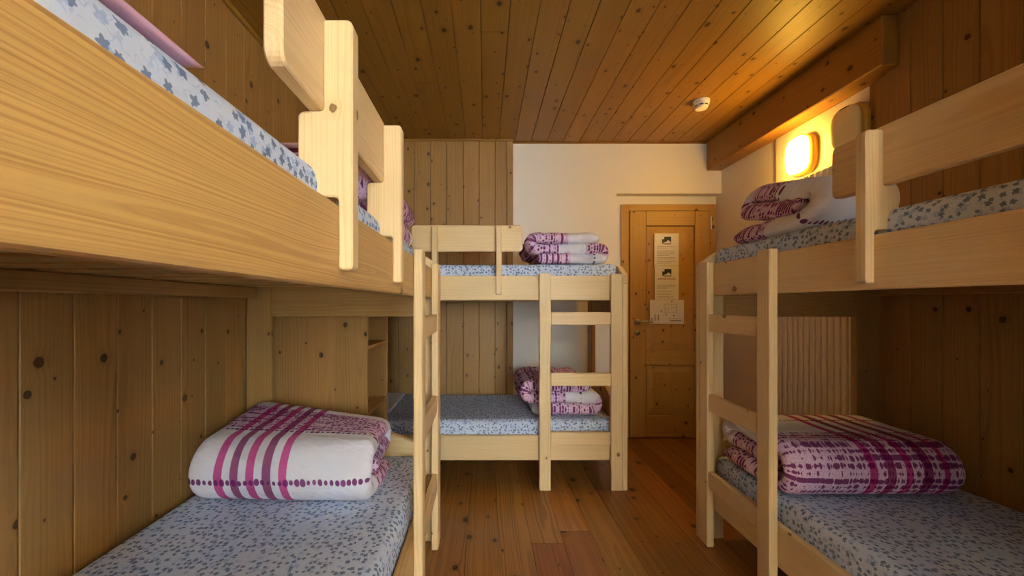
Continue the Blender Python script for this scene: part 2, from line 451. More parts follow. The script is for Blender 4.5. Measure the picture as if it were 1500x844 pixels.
# right wall: plaster with the lamp, then boards towards the window
wr = struct('wall_right', (XW, 1.99, 0.0), (XW+0.12, YD, ZC), PLASTERP)
finish('lamp_panel', boxbm((2.072, 2.11, 0.001), (XW-0.0005, 2.794, 2.378), 0.003), PLASTER, wr)
wr2 = struct('wall_right_boarded', (XR+0.022, YN, 0.0), (XR+0.12, 1.99, ZC), DARKGAP)
e = 1.985; ee = [1.985, 1.871]
while ee[-1] > YN+0.15: ee.append(ee[-1]-0.1305)
ee.append(YN+0.001)
for a, b in zip(ee, ee[1:]):
    if a < 1.9:
        board('plank', (XR, b+0.0013, 0.001), (XR+0.020, a-0.0013, ZC-0.001), 2, WALLW, wr2, bev=0.0025)
    else:   # the last board is notched round the beam
        L_ = [(b+0.0013, 0.001), (a-0.0013, 0.001), (a-0.0013, 2.374), (1.927, 2.374), (1.927, ZC-0.001), (b+0.0013, ZC-0.001)]
        finish('plank', prismbm(L_, 0, XR, XR+0.020, 0.0025), WALLW, wr2, grain=2)
board('edge_strip', (2.046, 1.99, 0.001), (2.0885, 2.06, 2.374), 2, WALLW, wr2, bev=0.004)
board('edge_strip', (2.060, 2.064, 0.001), (2.0885, 2.105, 2.374), 2, WALLW, wr2, bev=0.004)

# unseen block added behind the camera to keep the right-hand bunk in shade
struct('added_shade_pier', (1.32, -1.0, 0.001), (XR-0.002, -0.04, ZC-0.001), PLASTERP)

# window wall behind the camera, with the window the daylight comes through
wn = struct('wall_front', (XL-0.12, YN-0.12, 0.0), (0.0, YN, ZC), PLASTER)
finish('wall_segment', boxbm((1.50, YN-0.12, 0.0), (XW+0.12, YN, ZC), 0), PLASTER, wn)
finish('wall_segment', boxbm((0.0, YN-0.12, 0.0), (1.50, YN, 0.90), 0), PLASTER, wn)
finish('wall_segment', boxbm((0.0, YN-0.12, 2.22), (1.50, YN, ZC), 0), PLASTER, wn)
win = empty('window_1', (0.75, YN-0.06, 0.90), kind='structure')
def wloc(lo, hi): return [lo[0]-0.75, lo[1]-YN+0.06, lo[2]-0.90], [hi[0]-0.75, hi[1]-YN+0.06, hi[2]-0.90]
for lo, hi, g in (((0.001, YN-0.09, 0.901), (0.07, YN-0.03, 2.219), 2), ((1.43, YN-0.09, 0.901), (1.499, YN-0.03, 2.219), 2),
                  ((0.071, YN-0.09, 0.901), (1.429, YN-0.03, 0.97), 0), ((0.071, YN-0.09, 2.15), (1.429, YN-0.03, 2.219), 0),
                  ((0.72, YN-0.09, 0.971), (0.78, YN-0.03, 2.149), 2)):
    a, b = wloc(lo, hi); board('window_frame', a, b, g, FIR, win)
tg = NT('window_glass'); tg.b.inputs['Transmission Weight'].default_value = 1; tg.b.inputs['Roughness'].default_value = 0; tg.b.inputs['IOR'].default_value = 1.02
for x0, x1 in ((0.072, 0.719), (0.781, 1.428)):
    a, b = wloc((x0, YN-0.064, 0.972), (x1, YN-0.060, 2.148)); finish('pane', boxbm(a, b, 0), tg.m, win)

# beam and small cornices
beam = board('trim_1', (1.955, 1.93, 2.379), (XW-0.001, YW-0.001, ZC-0.001), 1, CEILW, bev=0.006); tag(beam, 'long honey-coloured timber beam under the ceiling over the lamps', kind='structure')
t2 = board('trim_2', (XL+0.001, YB-0.024, ZC-0.020), (0.245, YB-0.009, ZC-0.001), 0, CEILW, bev=0.004); tag(t2, kind='structure')
t3 = board('trim_3', (0.2465, YW-0.014, ZC-0.012), (1.953, YW-0.001, ZC-0.001), 0, CEILW, bev=0.003); tag(t3, kind='structure')
t4 = board('trim_4', (XL+0.001, YN+0.01, ZC-0.024), (XL+0.022, YB-0.026, ZC-0.001), 1, CEILW, bev=0.004); tag(t4, kind='structure')

# door
door = empty('door_1', (1.66, YD, 0), 'honey pine panelled door in the white niche, three notices taped on it', None, None, 'structure')
def D(lo, hi, bm=None):
    return [lo[0]-1.66, lo[1]-YD, lo[2]], [hi[0]-1.66, hi[1]-YD, hi[2]]
def dbox(name, lo, hi, g, bev=0.003, mat=None, parent=None):
    a, b = D(lo, hi); return board(name, a, b, g, mat or DOORW, parent or door, bev=bev)
dbox('door_frame', (1.228, YD-0.022, 0.0), (1.298, YD-0.001, 2.10), 2)
dbox('door_frame', (2.026, YD-0.022, 0.0), (2.080, YD-0.001, 2.10), 2)
dbox('door_frame', (1.299, YD-0.022, 2.042), (2.025, YD-0.001, 2.10), 0)
leaf = empty('door_leaf', (0, 0, 0)); leaf.parent = door
y0, y1 = YD-0.034, YD-0.002
def dl(name, x0, x1, z0, z1, g, yy0=y0, bev=0.004): return dbox(name, (x0, yy0, z0), (x1, y1, z1), g, bev, None, leaf)
dl('stile', 1.302, 1.445, 0.006, 2.038, 2); dl('stile', 1.885, 2.022, 0.006, 2.038, 2)
dl('door_rail', 1.4455, 1.8845, 1.905, 2.038, 0); dl('door_rail', 1.4455, 1.8845, 0.658, 0.782, 0); dl('door_rail', 1.4455, 1.8845, 0.006, 0.200, 0)
for z0, z1 in ((0.7825, 1.9045), (0.2005, 0.6575)):
    # raised field on a recessed panel
    dl('door_panel', 1.446, 1.8845, z0, z1, 2, YD-0.012, 0.0)
    bm = bmesh.new()
    a, b = D((1.458, 0, z0+0.012), (1.873, 0, z1-0.012))
    q = [(a[0], a[2]), (b[0], a[2]), (b[0], b[2]), (a[0], b[2])]; i_ = 0.055
    q2 = [(a[0]+i_, a[2]+i_), (b[0]-i_, a[2]+i_), (b[0]-i_, b[2]-i_), (a[0]+i_, b[2]-i_)]
    A = [bm.verts.new((x, -0.0125, z)) for x, z in q]; B = [bm.verts.new((x, -0.0165, z)) for x, z in q]; C = [bm.verts.new((x, -0.026, z)) for x, z in q2]
    for P, Q in ((A, B), (B, C)):
        for k in range(4): bm.faces.new((P[k], Q[k], Q[(k+1) % 4], P[(k+1) % 4]))
    bm.faces.new(C); bm.faces.new(A)
    finish('raised_field', bm, DOORW, leaf, grain=2)
hz = 1.046; hx = 1.366-1.66
h = finish('door_handle', lathebm([(0.0, 0.0), (0.026, 0.0), (0.026, 0.006), (0.020, 0.010), (0.010, 0.012), (0.009, 0.030), (0.0, 0.030)], 24, 1, (hx, -0.0345, hz), -1), BRASS, door, smooth=True)
h['label'] = 'dull metal door handle'
finish('lever', tubebm([(hx-0.002, -0.062, hz), (hx+0.02, -0.066, hz+0.002), (hx+0.06, -0.066, hz+0.004), (hx+0.10, -0.064, hz), (hx+0.13, -0.058, hz-0.006)], [0.008, 0.009, 0.009, 0.008, 0.007]), BRASS, h, smooth=True)
ks = finish('keyhole_plate', lathebm([(0.0, 0.0), (0.025, 0.0), (0.024, 0.005), (0.0, 0.007)], 24, 1, (hx+0.002, -0.0345, hz-0.10), -1), BRASS, door, smooth=True)
finish('keyhole', boxbm((hx-0.001, -0.043, hz-0.112), (hx+0.005, -0.0415, hz-0.09), 0.001), DARKPL, ks)
finish('hinge', lathebm([(0.0, -0.06), (0.008, -0.06), (0.008, 0.06), (0.0, 0.066)], 14, 2, (2.024-1.66, -0.040, 1.93)), WHITEPL, door, smooth=True)['label'] = 'bright metal hinge'
finish('hinge', lathebm([(0.0, -0.06), (0.008, -0.06), (0.008, 0.06), (0.0, 0.066)], 14, 2, (2.024-1.66, -0.040, 0.28)), WHITEPL, door, smooth=True)['label'] = 'bright metal hinge'

# notices on the door
def flat(parts):
    bm = bmesh.new()
    for lo, hi in parts:
        b = boxbm(lo, hi, 0)
        me = bpy.data.meshes.new('tmp'); b.to_mesh(me); b.free(); bm.from_mesh(me); bpy.data.meshes.remove(me)
    return bm
def text(name, s, size, loc, mat, parent, cx=True):
    cu = bpy.data.curves.new(name, 'FONT'); cu.body = s; cu.size = size; cu.extrude = 0.0003
    cu.align_x = 'CENTER' if cx else 'LEFT'
    o = bpy.data.objects.new(name, cu); COL.objects.link(o)
    me = bpy.data.meshes.new_from_object(o.evaluated_get(bpy.context.evaluated_depsgraph_get()))
    bpy.data.objects.remove(o)
    me.materials.clear(); me.materials.append(mat)
    o = bpy.data.objects.new(name, me); COL.objects.link(o); o.parent = parent
    o.rotation_euler = (math.pi/2, 0, 0); o.location = loc
    return o
YP = YD-0.0352
def sheet(w, hh, cx, z0, label, grp='paper notices taped to the door'):
    r = empty('notice', (cx, YP, z0), label, 'notice', grp)
    bm = bmesh.new(); n = 8; fr = []
    for i in range(n+1):
        x = -w/2+w*i/n; yb = -0.0015*math.sin(math.pi*i/n)
        fr.append([bm.verts.new((x, yb-0.0006+dy, z)) for dy, z in ((0, 0), (0, hh), (0.0005, hh), (0.0005, 0))])
    for A, B in zip(fr, fr[1:]):
        for k in range(4): bm.faces.new((A[k], B[k], B[(k+1) % 4], A[(k+1) % 4]))
    bm.faces.new(fr[0]); bm.faces.new(fr[-1])
    finish('paper', bm, PAPER, r)
    return r
def logo(r, z):
    # dark block with a pale peak and hut cut into it
    finish('emblem', boxbm((-0.040, -0.0040, z), (0.040, -0.0030, z+0.062), 0), INK, r)
    pk = [(-0.030, z+0.010), (-0.006, z+0.014), (0.010, z+0.030), (0.020, z+0.026), (0.036, z+0.012), (0.036, z+0.004), (-0.030, z+0.004)]
    finish('emblem_mountain', prismbm(pk, 1, -0.0047, -0.0042, 0), PAPER, r)
    finish('emblem_notch', boxbm((-0.041, -0.0047, z+0.040), (-0.022, -0.0042, z+0.063), 0), PAPER, r)
    finish('emblem_caption', flat([((-0.022, -0.0038, z-0.010), (0.038, -0.0031, z-0.005))]), GREY, r)
def lines(r, zs, x0, x1, mat=GREY):
    parts = []
    for z, frac in zs:
        x = x0; end = x0+(x1-x0)*frac
        while x < end:
            w = random.uniform(0.008, 0.024); parts.append(((x, -0.0036, z), (min(x+w, end), -0.0030, z+0.0045))); x += w+0.004
    o = finish('small_print', flat(parts), mat, r); o['kind'] = 'stuff'; return o
px = lambda p: (p-710)*(YP)/575
pz = lambda q: 1.2-(q-446)*YP/575
s1 = sheet(px(994.2)-px(958.4), pz(342)-pz(389.4), (px(994.2)+px(958.4))/2, pz(389.4), 'upper white paper notice with a dark emblem and grey text on the door')
logo(s1, 0.198)
lines(s1, [(0.168, 0.9), (0.155, 0.5), (0.128, 0.9), (0.116, 0.85), (0.104, 0.9), (0.090, 0.6), (0.070, 0.9), (0.058, 0.95), (0.036, 1.0), (0.022, 0.7)], -0.085, 0.088)
s2 = sheet(px(994.2)-px(959), pz(389.8)-pz(439), (px(994.2)+px(959))/2, pz(439), 'middle white notice with a red headline and dark emblem on the door')
logo(s2, 0.212)
text('headline', 'IMPORTANTE', 0.026, (0, -0.0034, 0.176), RED, s2)
lines(s2, [(0.125, 0.95), (0.113, 0.9), (0.101, 0.5), (0.072, 0.75), (0.046, 0.75), (0.022, 0.8)], -0.085, 0.088)
s3 = sheet(px(1001.8)-px(952), pz(439.4)-pz(474.5), (px(1001.8)+px(952))/2, pz(474.5), 'lowest white sheet, wider, with a floor plan, over the door handle')
plan = []
for x0, z0, x1, z1 in ((-0.02, 0.10, 0.085, 0.103), (-0.02, 0.175, 0.085, 0.178), (-0.02, 0.10, -0.017, 0.178), (0.082, 0.10, 0.085, 0.178), (0.01, 0.10, 0.012, 0.15), (0.04, 0.12, 0.042, 0.178), (-0.02, 0.138, 0.03, 0.140), (0.05, 0.145, 0.085, 0.147)):
    plan.append(((x0, -0.0036, z0), (x1, -0.003, z1)))
o = finish('floor_plan', flat(plan), GREY, s3); o['kind'] = 'stuff'
dts = []
for i in range(3):
    for j in range(4 if i else 2): dts.append(((-0.14+i*0.028, -0.0036, 0.03+j*0.013), (-0.130+i*0.028, -0.003, 0.038+j*0.013)))
for x, z in ((0.038, 0.195), (-0.055, 0.108), (-0.012, 0.078), (0.055, 0.068)): dts.append(((x, -0.0036, z), (x+0.009, -0.003, z+0.011)))
finish('plan_symbols', flat(dts), INK, s3)['kind'] = 'stuff'
finish('plan_key', flat([((0.02, -0.0036, 0.018), (0.138, -0.003, 0.020)), ((0.02, -0.0036, 0.048), (0.138, -0.003, 0.050)), ((0.02, -0.0036, 0.018), (0.022, -0.003, 0.05)), ((0.136, -0.0036, 0.018), (0.138, -0.003, 0.05)), ((0.03, -0.0036, 0.026), (0.128, -0.003, 0.034))]), GREY, s3)

# ------------------------------------------------------------------ bunk beds
def make_bunk(root_loc, M3, L, Wd, lad, rail_hi, rail_lo, ztop, label, g0, gspan, RM=None):
    """l runs along the bed (L = ladder end), d from the aisle inwards; M3 turns (l,d,z) into world directions"""
    root = empty('bunk_bed', root_loc, label, 'bunk bed', 'pale pine bunk beds')
    M = M3
    pw, pt, bt = 0.073, 0.034, 0.034
    Lp = L-bt                                   # inner side of the ladder end boards
    r0, r1 = pt+0.002, pt+0.032                 # front rail depth range
    # ladder
    lp = board('ladder_post', (Lp-pw, 0, 0), (Lp-0.0005, pt, ztop), 2, FIR, root, M, 0.004)
    lp2 = board('ladder_post', (Lp-pw-lad, 0, 0), (Lp-lad, pt, ztop+0.004), 2, FIR, root, M, 0.004)
    for z0, z1 in ((1.067, 1.151), (0.673, 0.758), (0.292, 0.377)):
        board('rung', (Lp-lad+0.0005, 0.004, z0), (Lp-pw-0.0005, 0.031, z1), 0, FIR, root, M, 0.004)
    # end frames (ladder end, then window end)
    for (a, b) in ((Lp, L), (0.0, bt)):
        board('leg', (a, 0.001, 0.0), (b, 0.126, 1.335), 2, FIR, root, M, 0.004)
        board('leg', (a, Wd-0.125, 0.0), (b, Wd, 1.335), 2, FIR_SHADED, root, M, 0.004)
        board('end_rail', (a+0.002, 0.1265, 1.137), (b-0.002, Wd-0.1255, 1.335), 1, FIR_SHADED, root, M, 0.003)
        hb = fillet([(0.001, 1.336), (Wd, 1.336), (Wd, 1.40), (Wd-0.12, ztop+0.062), (0.10, ztop+0.062), (0.001, ztop-0.005)], [0, 0, 0.02, 0.10, 0.10, 0.02])
        finish('end_board', prismbm(hb, 0, a, b, 0.004), FIR, root, M, 1)
        lb = fillet([(0.127, 0.18), (Wd-0.126, 0.18), (Wd-0.126, 0.50), (Wd-0.34, 0.592), (0.36, 0.592), (0.127, 0.50)], [0, 0, 0, 0.3, 0.3, 0])
        finish('end_board', prismbm(lb, 0, a+0.002, b-0.002, 0.004), FIR, root, M, 1)
    # rails
    la, lb_ = bt+0.001, Lp-0.001
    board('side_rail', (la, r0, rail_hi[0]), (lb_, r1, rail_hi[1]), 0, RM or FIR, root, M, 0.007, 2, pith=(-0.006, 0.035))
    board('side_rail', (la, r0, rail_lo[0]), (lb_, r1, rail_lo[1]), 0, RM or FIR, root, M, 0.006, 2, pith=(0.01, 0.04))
    board('side_rail', (la, Wd-0.032, rail_hi[0]+0.03), (lb_, Wd-0.004, rail_hi[1]-0.04), 0, FIR_SHADED, root, M, 0.005)
    board('ledger', (la, Wd-0.058, rail_hi[0]+0.0), (lb_, Wd-0.033, rail_hi[0]+0.055), 0, FIR_SHADED, root, M, 0.004)
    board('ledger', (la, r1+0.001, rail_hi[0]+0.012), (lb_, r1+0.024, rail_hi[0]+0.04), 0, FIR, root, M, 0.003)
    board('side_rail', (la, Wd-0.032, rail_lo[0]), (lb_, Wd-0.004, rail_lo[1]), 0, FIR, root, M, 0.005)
    # slats under the upper mattress
    zs = rail_hi[0]+0.0555; n = 14
    for i in range(n):
        c = la+0.06+(lb_-la-0.12)*i/(n-1)
        board('slat', (c-0.04, r1+0.002, zs), (c+0.04, Wd-0.033, zs+0.018), 1, FIR_SHADED, root, M, 0.002)
    board('bed_base', (la, r1+0.001, rail_lo[0]+0.05), (lb_, Wd-0.033, rail_lo[0]+0.066), 0, FIR, root, M, 0.002)
    # guard board on two brackets
    prof = fillet([(0.010, 1.262), (0.0355, 1.262), (0.0355, rail_hi[1]+0.012), (0.108, rail_hi[1]+0.012), (0.108, 1.546), (0.0625, 1.546), (0.0625, 1.709), (0.010, 1.709)],
                  [0.008, 0.006, 0.008, 0.014, 0.012, 0.006, 0.006, 0.012])
    for g in (g0, g0+gspan):
        finish('guard_bracket', prismbm(prof, 0, g, g+0.035, 0.003), FIR, root, M, 2, pith=(0.05, 0.09))
    gp = fillet([(g0-0.14, 1.548), (g0+gspan+0.175, 1.548), (g0+gspan+0.175, 1.722), (g0-0.14, 1.722)], 0.022)
    finish('guard_board', prismbm(gp, 1, 0.063, 0.092, 0.004), FIR, root, M, 0)
    return root, M, dict(la=la, lb=lb_, r1=r1, Wd=Wd, zs=zs+0.018, zl=rail_lo[0]+0.066)

# left bunk: length -> +Y, depth -> -X
LW = 0.978
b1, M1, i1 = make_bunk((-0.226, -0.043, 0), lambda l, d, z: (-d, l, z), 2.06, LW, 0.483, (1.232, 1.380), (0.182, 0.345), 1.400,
    'pale pine bunk bed along the left wall, nearest on the left', 0.743, 0.412, FIR_BOUNCE)
RWd = 0.928
b2, M2, i2 = make_bunk((1.098, -0.017, 0), lambda l, d, z: (d, l, z), 2.06, RWd, 0.423, (1.243, 1.404), (0.182, 0.345), 1.412,
    'pale pine bunk bed along the right wall, in front of the radiator', 0.742, 0.415)
BW = 0.862
b3, M3, i3 = make_bunk((-1.14, 2.522, 0), lambda l, d, z: (l, d, z), 2.06, BW, 0.461, (1.226, 1.388), (0.182, 0.345), 1.397,
    'pale pine bunk bed across the back, beside the door', 0.797, 0.417)

# ------------------------------------------------------------------ mattresses
def mattress(root, M, info, ztop, upper, label):
    z0 = (info['zs'] if upper else info['zl'])+0.0008
    lo = (info['la']+0.004, info['r1']+0.004, z0); hi = (info['lb']-0.004, info['Wd']-0.036, ztop)
    bm = boxbm(lo, hi, 0.034, 4)
    # loops along both directions so the top can sag and ripple a little
    for ax, n in ((0, 26), (1, 12)):
        for i in range(1, n):
            c = lo[ax]+(hi[ax]-lo[ax])*i/n
            if c < lo[ax]+0.04 or c > hi[ax]-0.04: continue
            no = [0, 0, 0]; no[ax] = 1; co = [0, 0, 0]; co[ax] = c
            bmesh.ops.bisect_plane(bm, geom=bm.verts[:]+bm.edges[:]+bm.faces[:], plane_co=co, plane_no=no)
    s = random.uniform(0, 50)
    for v in bm.verts:
        if v.co.z > ztop-0.05:
            v.co.z -= 0.005*(1+noise.noise((v.co.x*4+s, v.co.y*4, 0)))
        if v.co.y < lo[1]+0.03 and v.co.z > z0+0.05: v.co.y += 0.003*(1+noise.noise((v.co.x*6+s, 3, v.co.z*5)))
    ob = finish('mattress', bm, SHEET, None, M, smooth=True, uvbox=True)
    ob.location = root.location
    tag(ob, label, 'mattress', 'ivy print mattresses')
    return ob
mattress(b1, M1, i1, 1.458, True, 'ivy-print mattress on the upper left bunk, seen edge-on')
mattress(b1, M1, i1, 0.450, False, 'ivy-print mattress on the lower left bunk, under the striped duvet')
mattress(b2, M2, i2, 1.486, True, 'ivy-print mattress on the upper right bunk')
mattress(b2, M2, i2, 0.440, False, 'ivy-print mattress on the lower right bunk, in the shade')
mattress(b3, M3, i3, 1.472, True, 'ivy-print mattress on the upper back bunk')
mattress(b3, M3, i3, 0.440, False, 'ivy-print mattress on the lower back bunk, wide grey top visible')

# ------------------------------------------------------------------ duvets
def catmull(P, step=0.012):
    P = [Vector(p) for p in P]; out = []
    for i in range(len(P)-1):
        p0 = P[max(i-1, 0)]; p1 = P[i]; p2 = P[i+1]; p3 = P[min(i+2, len(P)-1)]
        n = max(2, int((p2-p1).length/step))
        for k in range(n):
            t = k/n
            out.append(0.5*((2*p1)+(-p0+p2)*t+(2*p0-5*p1+4*p2-p3)*t*t+(-p0+3*p1-3*p2+p3)*t*t*t))
    out.append(P[-1]); return out

def quilt(name, path, q0, q1, Mq, T, mat, seed, label, cat, group=None, nb=72, e=0.05, wr=0.007, ragged=0.02, voff=0.0, part=None):
    """A padded sheet of thickness T that follows a folded path (p,z) and runs from q0 to q1 across it."""
    C = catmull(path); n = len(C)
    arc = [0]
    for a, b in zip(C, C[1:]): arc.append(arc[-1]+(b-a).length)
    tot = arc[-1]; W_ = q1-q0
    bm = bmesh.new(); uvl = bm.loops.layers.uv.verify()
    edge = lambda x: math.sqrt(max(0.0, 1-(1-min(max(x, 0)/e, 1))**2))
    top, bot = [], []; uvs = {}
    for i in range(n):
        d = (C[min(i+1, n-1)]-C[max(i-1, 0)]).normalized(); nn = Vector((-d.y, d.x))
        rt, rb = [], []
        for j in range(nb+1):
            tb = j/nb
            tb = 0.5-0.5*math.cos(math.pi*tb)*(0.35)-0.5*(1-2*tb)*(0.65)   # denser near the ends
            q = q0+W_*tb
            ex = min(arc[i], tot-arc[i]); eq = min(q-q0, q1-q)
            s0 = noise.noise((arc[i]*3.1+seed, tb*0.7, seed*1.7))
            qq = q+ragged*s0*(abs(2*tb-1)**3)*(1 if tb > .5 else -1)
            th = T*edge(ex)*edge(eq)
            w1 = wr*noise.noise((q*7+seed, arc[i]*9, 1.3))+wr*0.55*noise.noise((q*19+seed, arc[i]*23, 4.3))+wr*0.3*noise.noise((q*34+seed, arc[i]*41, 9.3))
            w1 += wr*0.9*noise.noise((arc[i]*34, q*4+seed, 2.2))*math.exp(-eq/0.07)+wr*0.7*(0.4-abs(noise.noise((q*11+seed*2, arc[i]*6, 5.5))))
            w2 = wr*noise.noise((q*7+seed, arc[i]*9, 7.3))*0.5
            c = C[i]
            f = min(1.0, eq/0.05)*min(1.0, ex/0.05)
            pt_ = c+nn*(th/2+w1*f); pb_ = c-nn*(th/2-w2*f*0.3)
            v1 = bm.verts.new(Mq(pt_.x, qq, pt_.y))
            on_border = i in (0, n-1) or j in (0, nb)
            v2 = v1 if on_border else bm.verts.new(Mq(pb_.x, qq, pb_.y))
            rt.append(v1); rb.append(v2); uvs[v1] = uvs[v2] = (q, arc[i]-voff)
        top.append(rt); bot.append(rb)
    for G in (top, bot):
        for i in range(n-1):
            for j in range(nb):
                vs_ = [G[i][j], G[i+1][j], G[i+1][j+1], G[i][j+1]]
                u = []
                for v in vs_:
                    if v not in u: u.append(v)
                try: f_ = bm.faces.new(u)
                except ValueError: continue
                for l in f_.loops: l[uvl].uv = uvs[l.vert]
    ob = finish(name, bm, mat, part, smooth=True)
    if part is None: tag(ob, label, cat, group)
    return ob, tot

def ufold(pf, pb, z0, T, rise=0.0, back=None):
    """a sheet folded once: top back -> rounded front at pf -> bottom back"""
    s = 1 if pb > pf else -1
    r = T/2*1.02; cf = pf+s*(T); zb = z0+T/2; zt = zb+2*r
    arc = [(cf-s*r*math.sin(a), (zb+zt)/2+r*math.cos(a)) for a in (0.0, 0.5, 1.05, 1.57, 2.09, 2.64, math.pi)]
    m = (cf+pb)/2
    return [(pb, zt+rise-0.01), ((m+pb)/2, zt+rise), (m, zt+rise*0.7)]+arc+[(m, zb), (pb-s*0.02, zb)]

def roll(pf, pb, z0, T, rise=0.0):
    """three layers rolled up: inner tongue -> back fold -> top -> big rounded front -> bottom"""
    r = T/2*1.02; zb, zm, zt = z0+r, z0+3*r, z0+5*r
    cf = pf+T*1.35; R_ = 2*r
    pts = [(cf+0.02, zm), ((cf+pb)/2, zm+rise*0.4), (pb-r, zm+rise*0.8), (pb-0.13*r, zm+r*0.5+rise*0.9), (pb, zm+r+rise), (pb-0.13*r, zm+r*1.5+rise), (pb-r, zt+rise)]
    n0 = len(pts)
    pts += [((cf+pb)/2, zt+rise*0.6)]
    pts += [(cf-R_*math.sin(a)*1.0, zm+R_*math.cos(a)) for a in (0.0, 0.45, 0.9, 1.35, 1.8, 2.25, 2.7, math.pi)]
    pts += [((cf+pb)/2, zb), (pb-0.03, zb)]
    C = catmull(pts[:n0]); off = sum((b-a).length for a, b in zip(C, C[1:]))
    return pts, off

def zfold(p0, p1, z0, T, layers, slack=0.0):
    """a sheet folded to and fro"""
    pts = []; r = T/2
    for k in range(layers):
        z = z0+r+k*T*1.0
        a, b = (p0+T, p1-T) if k % 2 == 0 else (p1-T, p0+T)
        s = 1 if b > a else -1
        pts += [(a, z), ((a+b)/2, z+slack*k), (b, z)]
        if k < layers-1: pts += [(b+s*r*0.87, z+r*0.5), (b+s*r, z+r), (b+s*r*0.87, z+r*1.5)]
    return pts

YZ = lambda p, q, z: (q, p, z)     # path in the Y-Z plane, width along X
XZ = lambda p, q, z: (p, q, z)     # path in the X-Z plane, width along Y
G6 = 'folded duvets with purple print'

m_ll = duvet_mat('duvet_print_lower_left', [(-0.97, 0.030), (-0.912, 0.030), (-0.853, 0.030), (-0.794, 0.030), (-0.735, 0.030)], [(-0.8, -0.12), (0.05, 0.30), (0.66, 1.6)], [0.315, 0.500])
pth, off = roll(1.44, 1.94, 0.455, 0.078, 0.035)
def skewed(p, q, z):    # the back edge runs forward towards the aisle, where the pile is also lower
    t = (q+1.10)/0.68; k = max(0.0, (p-1.44)/0.5)
    return (q, p-0.17*t*k, 0.455+(z-0.455)*(1-0.16*t*k))
quilt('duvet', pth, -1.10, -0.42, skewed, 0.086, m_ll, 3, 'folded white duvet with five magenta stripes on the lower left bunk', 'duvet', G6, voff=off, wr=0.009)
m_rl = duvet_mat('duvet_print_lower_right', [(1.475, 0.030), (1.545, 0.034), (1.612, 0.026), (1.685, 0.036), (1.755, 0.022)], [(-0.8, -0.15), (0.285, 0.9)], [0.09, 0.27])
pth, off = roll(1.50, 1.955, 0.446, 0.068, 0.0)
quilt('duvet', pth, 1.175, 1.86, YZ, 0.076, m_rl, 11, 'folded duvet with dark purple stripes on the lower right bunk, in shade', 'duvet', G6, voff=off, wr=0.012, ragged=0.035)
m_ru = duvet_mat('duvet_print_upper_right', [], [(-0.8, -0.05), (0.02, 0.20), (0.72, 1.5)], [0.22, 0.54])
pth, off = roll(1.47, 1.955, 1.495, 0.066, 0.075)
def leaning(p, q, z):   # upper layers pushed in from the aisle
    return (q+0.13*max(0.0, (z-1.50)/0.25)*max(0.0, 1-(q-1.19)/0.37), p, z)
quilt('duvet', pth, 1.19, 1.56, leaning, 0.088, m_ru, 23, 'bulky folded duvet on the upper right bunk, below the lit lamp', 'duvet', G6, voff=off, wr=0.020, ragged=0.06)
m_lu = duvet_mat('duvet_print_upper_left', [], [(0.02, 1.6)], [])
quilt('duvet', ufold(1.10, 1.95, 1.460, 0.11, 0.0), -1.12, -0.34, YZ, 0.11, m_lu, 31, 'folded lavender speckled duvet on the upper left bunk, behind the guard', 'duvet', G6, wr=0.012)
m_bu = duvet_mat('duvet_print_upper_back', [], [(0.0, 0.22), (0.45, 0.62), (0.80, 1.25)], [0.38])
quilt('duvet', zfold(0.285, 0.83, 1.477, 0.064, 3), 2.60, 3.20, XZ, 0.074, m_bu, 41, 'folded three-layer duvet on the upper back bunk, against the white wall', 'duvet', G6, wr=0.013, ragged=0.05)
m_bl = duvet_mat('duvet_print_lower_back', [], [(0.05, 0.50), (0.70, 1.6)], [0.6])
quilt('duvet', zfold(0.24, 0.80, 0.446, 0.078, 3), 2.66, 3.22, XZ, 0.090, m_bl, 53, 'rumpled folded duvet on the lower back bunk, behind the ladder', 'duvet', G6, wr=0.016, ragged=0.05)

# thin folded blanket near the window end of the upper left bunk
bl, _ = quilt('blanket', [(-0.80, 1.4610), (-0.5, 1.4605), (-0.33, 1.4585)], -0.02, 0.40, XZ, 0.005, REDCL, 61, 'thin pink blanket with wine red underside on the upper left mattress', 'blanket', nb=24, e=0.012, wr=0.0015)
quilt('top_layer', [(-0.80, 1.4670), (-0.5, 1.4665), (-0.312, 1.4630)], -0.02, 0.435, XZ, 0.007, PINK, 67, None, None, nb=24, e=0.012, wr=0.003, part=bl)
# crumpled white sheet at the wall end of the lower back bunk
quilt('folded_sheet', [(-1.02, 0.452), (-0.8, 0.454), (-0.66, 0.452)], 2.72, 3.28, XZ, 0.022, LINEN, 71, 'crumpled white sheet on the lower back mattress, beside the open shelves', 'sheet', nb=24, e=0.03, wr=0.004)

# ------------------------------------------------------------------ open shelf unit between left and back bunks
su = empty('shelf_unit', (-0.9, 2.28, 0), 'pine open shelf unit between the left bunk and the back bunk', 'shelf unit')
def sb(name, lo, hi, g, mat=WALLW): return board(name, [lo[0]+0.9, lo[1]-2.28, lo[2]], [hi[0]+0.9, hi[1]-2.28, hi[2]], g, mat, su, bev=0.002)
xe = [-1.205, -1.06, -0.93, -0.79, -0.617]
for a, b in zip(xe, xe[1:]): sb('side_board', (a+0.0003, 2.06, 0), (b-0.0003, 2.080, 1.30), 2)
sb('side_panel', (-1.205, 2.480, 0), (-0.617, 2.50, 1.30), 2)
sb('back_panel', (-1.213, 2.0805, 0), (-1.2055, 2.4795, 1.30), 2)
for z in (0.12, 0.60, 0.955, 1.28): sb('shelf', (-1.205, 2.0805, z), (-0.622, 2.4795, z+0.020), 1)

